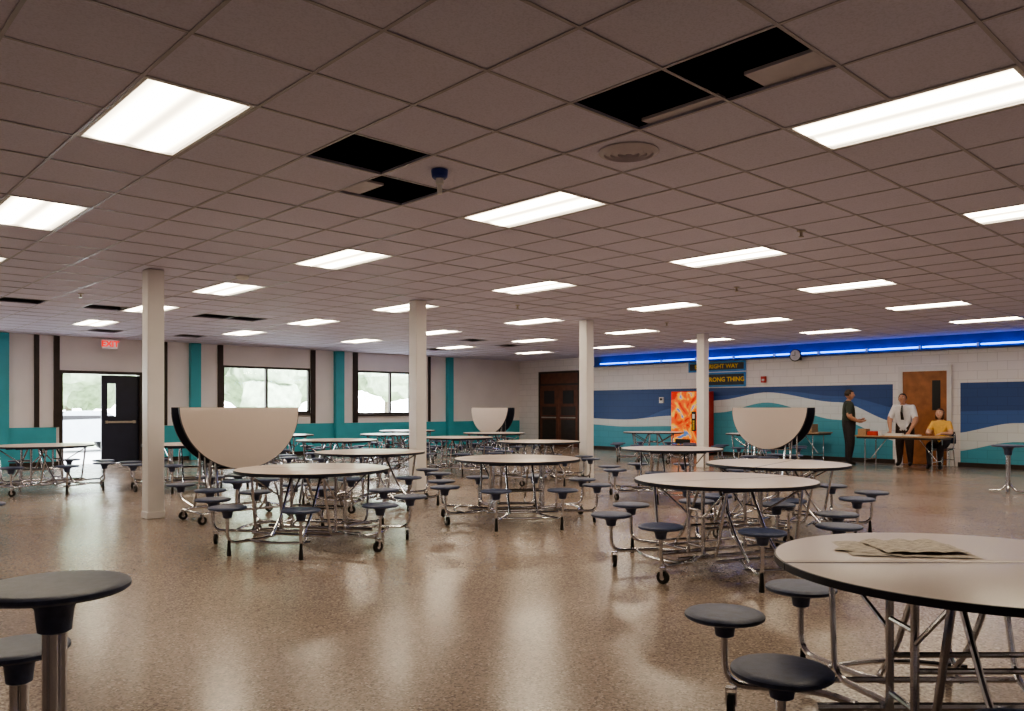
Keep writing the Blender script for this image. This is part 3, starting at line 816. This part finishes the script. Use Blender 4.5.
# ------------------------------------------------------------------ outside
b = B(['asphalt', 'grass']); b.box((-30, YW+.2, -.3), (60, 32, -.12), 'asphalt'); b.box((-60, 32, -.3), (90, 90, -.10), 'grass')
b.obj("outdoor_ground", smooth=False)
def tree(x, y, h, r):
    b = B(['leaf', 'bark'])
    b.tube([(0, 0, -.2), (.1, 0, h*.3), (0, .1, h*.6)], .18, 'bark')
    b.tube([(.05, 0, h*.35), (.7, .2, h*.6)], .08, 'bark'); b.tube([(.05, 0, h*.32), (-.7, -.2, h*.55)], .08, 'bark')
    for i in range(9):
        a = random.uniform(0, 6.28); q = random.uniform(0, r*.7)
        c = (q*math.cos(a), q*math.sin(a), h*random.uniform(.30, .75)); s = r*random.uniform(.4, .6)
        vs = b.ball(c, (s, s, s*.8), 'leaf', 18, 14)
        for v in vs:
            v.co += (v.co-Vector(c))*(.28*noise.noise(v.co*1.7)+.12*noise.noise(v.co*5))
    b.obj("tree", (x, y, 0))
for x, y, h, r in ((4, 40, 7, 3.2), (10, 44, 8, 3.5), (16, 42, 7, 3.4), (22, 46, 9, 4), (28, 41, 7, 3.3), (34, 45, 8, 3.6), (13, 52, 9, 4.5), (25, 55, 10, 5), (-2, 46, 8, 4), (40, 50, 9, 4.5), (19, 38, 5, 2.6)):
    tree(x, y, h, r)
b = B(['carpaint', 'black', 'rubber'])
prof = [(-2.1, .35), (-2.15, .7), (-1.9, .85), (-1.1, .92), (-.6, 1.35), (.7, 1.38), (1.3, .98), (2.1, .9), (2.2, .6), (2.15, .35)]
L = [b.bm.verts.new((x, -.82 if z < 1 else -.65, z)) for x, z in prof]; Rr = [b.bm.verts.new((x, .82 if z < 1 else .65, z)) for x, z in prof]
for i in range(len(prof)):
    j = (i+1) % len(prof); f = b.bm.faces.new((L[i], L[j], Rr[j], Rr[i])); f.material_index = 1 if i in (3, 5) else 0
b.bm.faces.new(L[::-1]).material_index = 0; b.bm.faces.new(Rr).material_index = 0
b.box((-.75, -.76, .95), (.95, .76, 1.22), 'black')
for x in (-1.35, 1.35):
    for s in (-1, 1):
        b.lathe([(.18, -.1), (.33, -.1), (.33, .1), (.18, .1)], 'rubber', mtx=Matrix.Translation((x, s*.76, .33)) @ Matrix.Rotation(D(90), 4, 'X'), seg=20)
b.obj("parked_car", (7.6, 29.5, -.12), D(10))

# ------------------------------------------------------------------ world
w = bpy.data.worlds.new("World"); S.world = w; w.use_nodes = True
nt = w.node_tree; bg = nt.nodes["Background"]
bg.inputs[0].default_value = (0.92, 0.96, 1.0, 1); bg.inputs[1].default_value = 16.0

# ------------------------------------------------------------------ camera
cam = bpy.data.cameras.new("camera"); co = bpy.data.objects.new("camera", cam); COL.objects.link(co)
cam.sensor_width = 36; cam.lens = 36*791/1024; cam.shift_y = 52.5/1024; cam.clip_start = .05; cam.clip_end = 300
co.location = (0, 0, 1.35)
co.rotation_euler = (D(90), 0, math.atan2(-.6865, .7271))
S.camera = co
S.view_settings.look = 'AgX - Medium High Contrast'
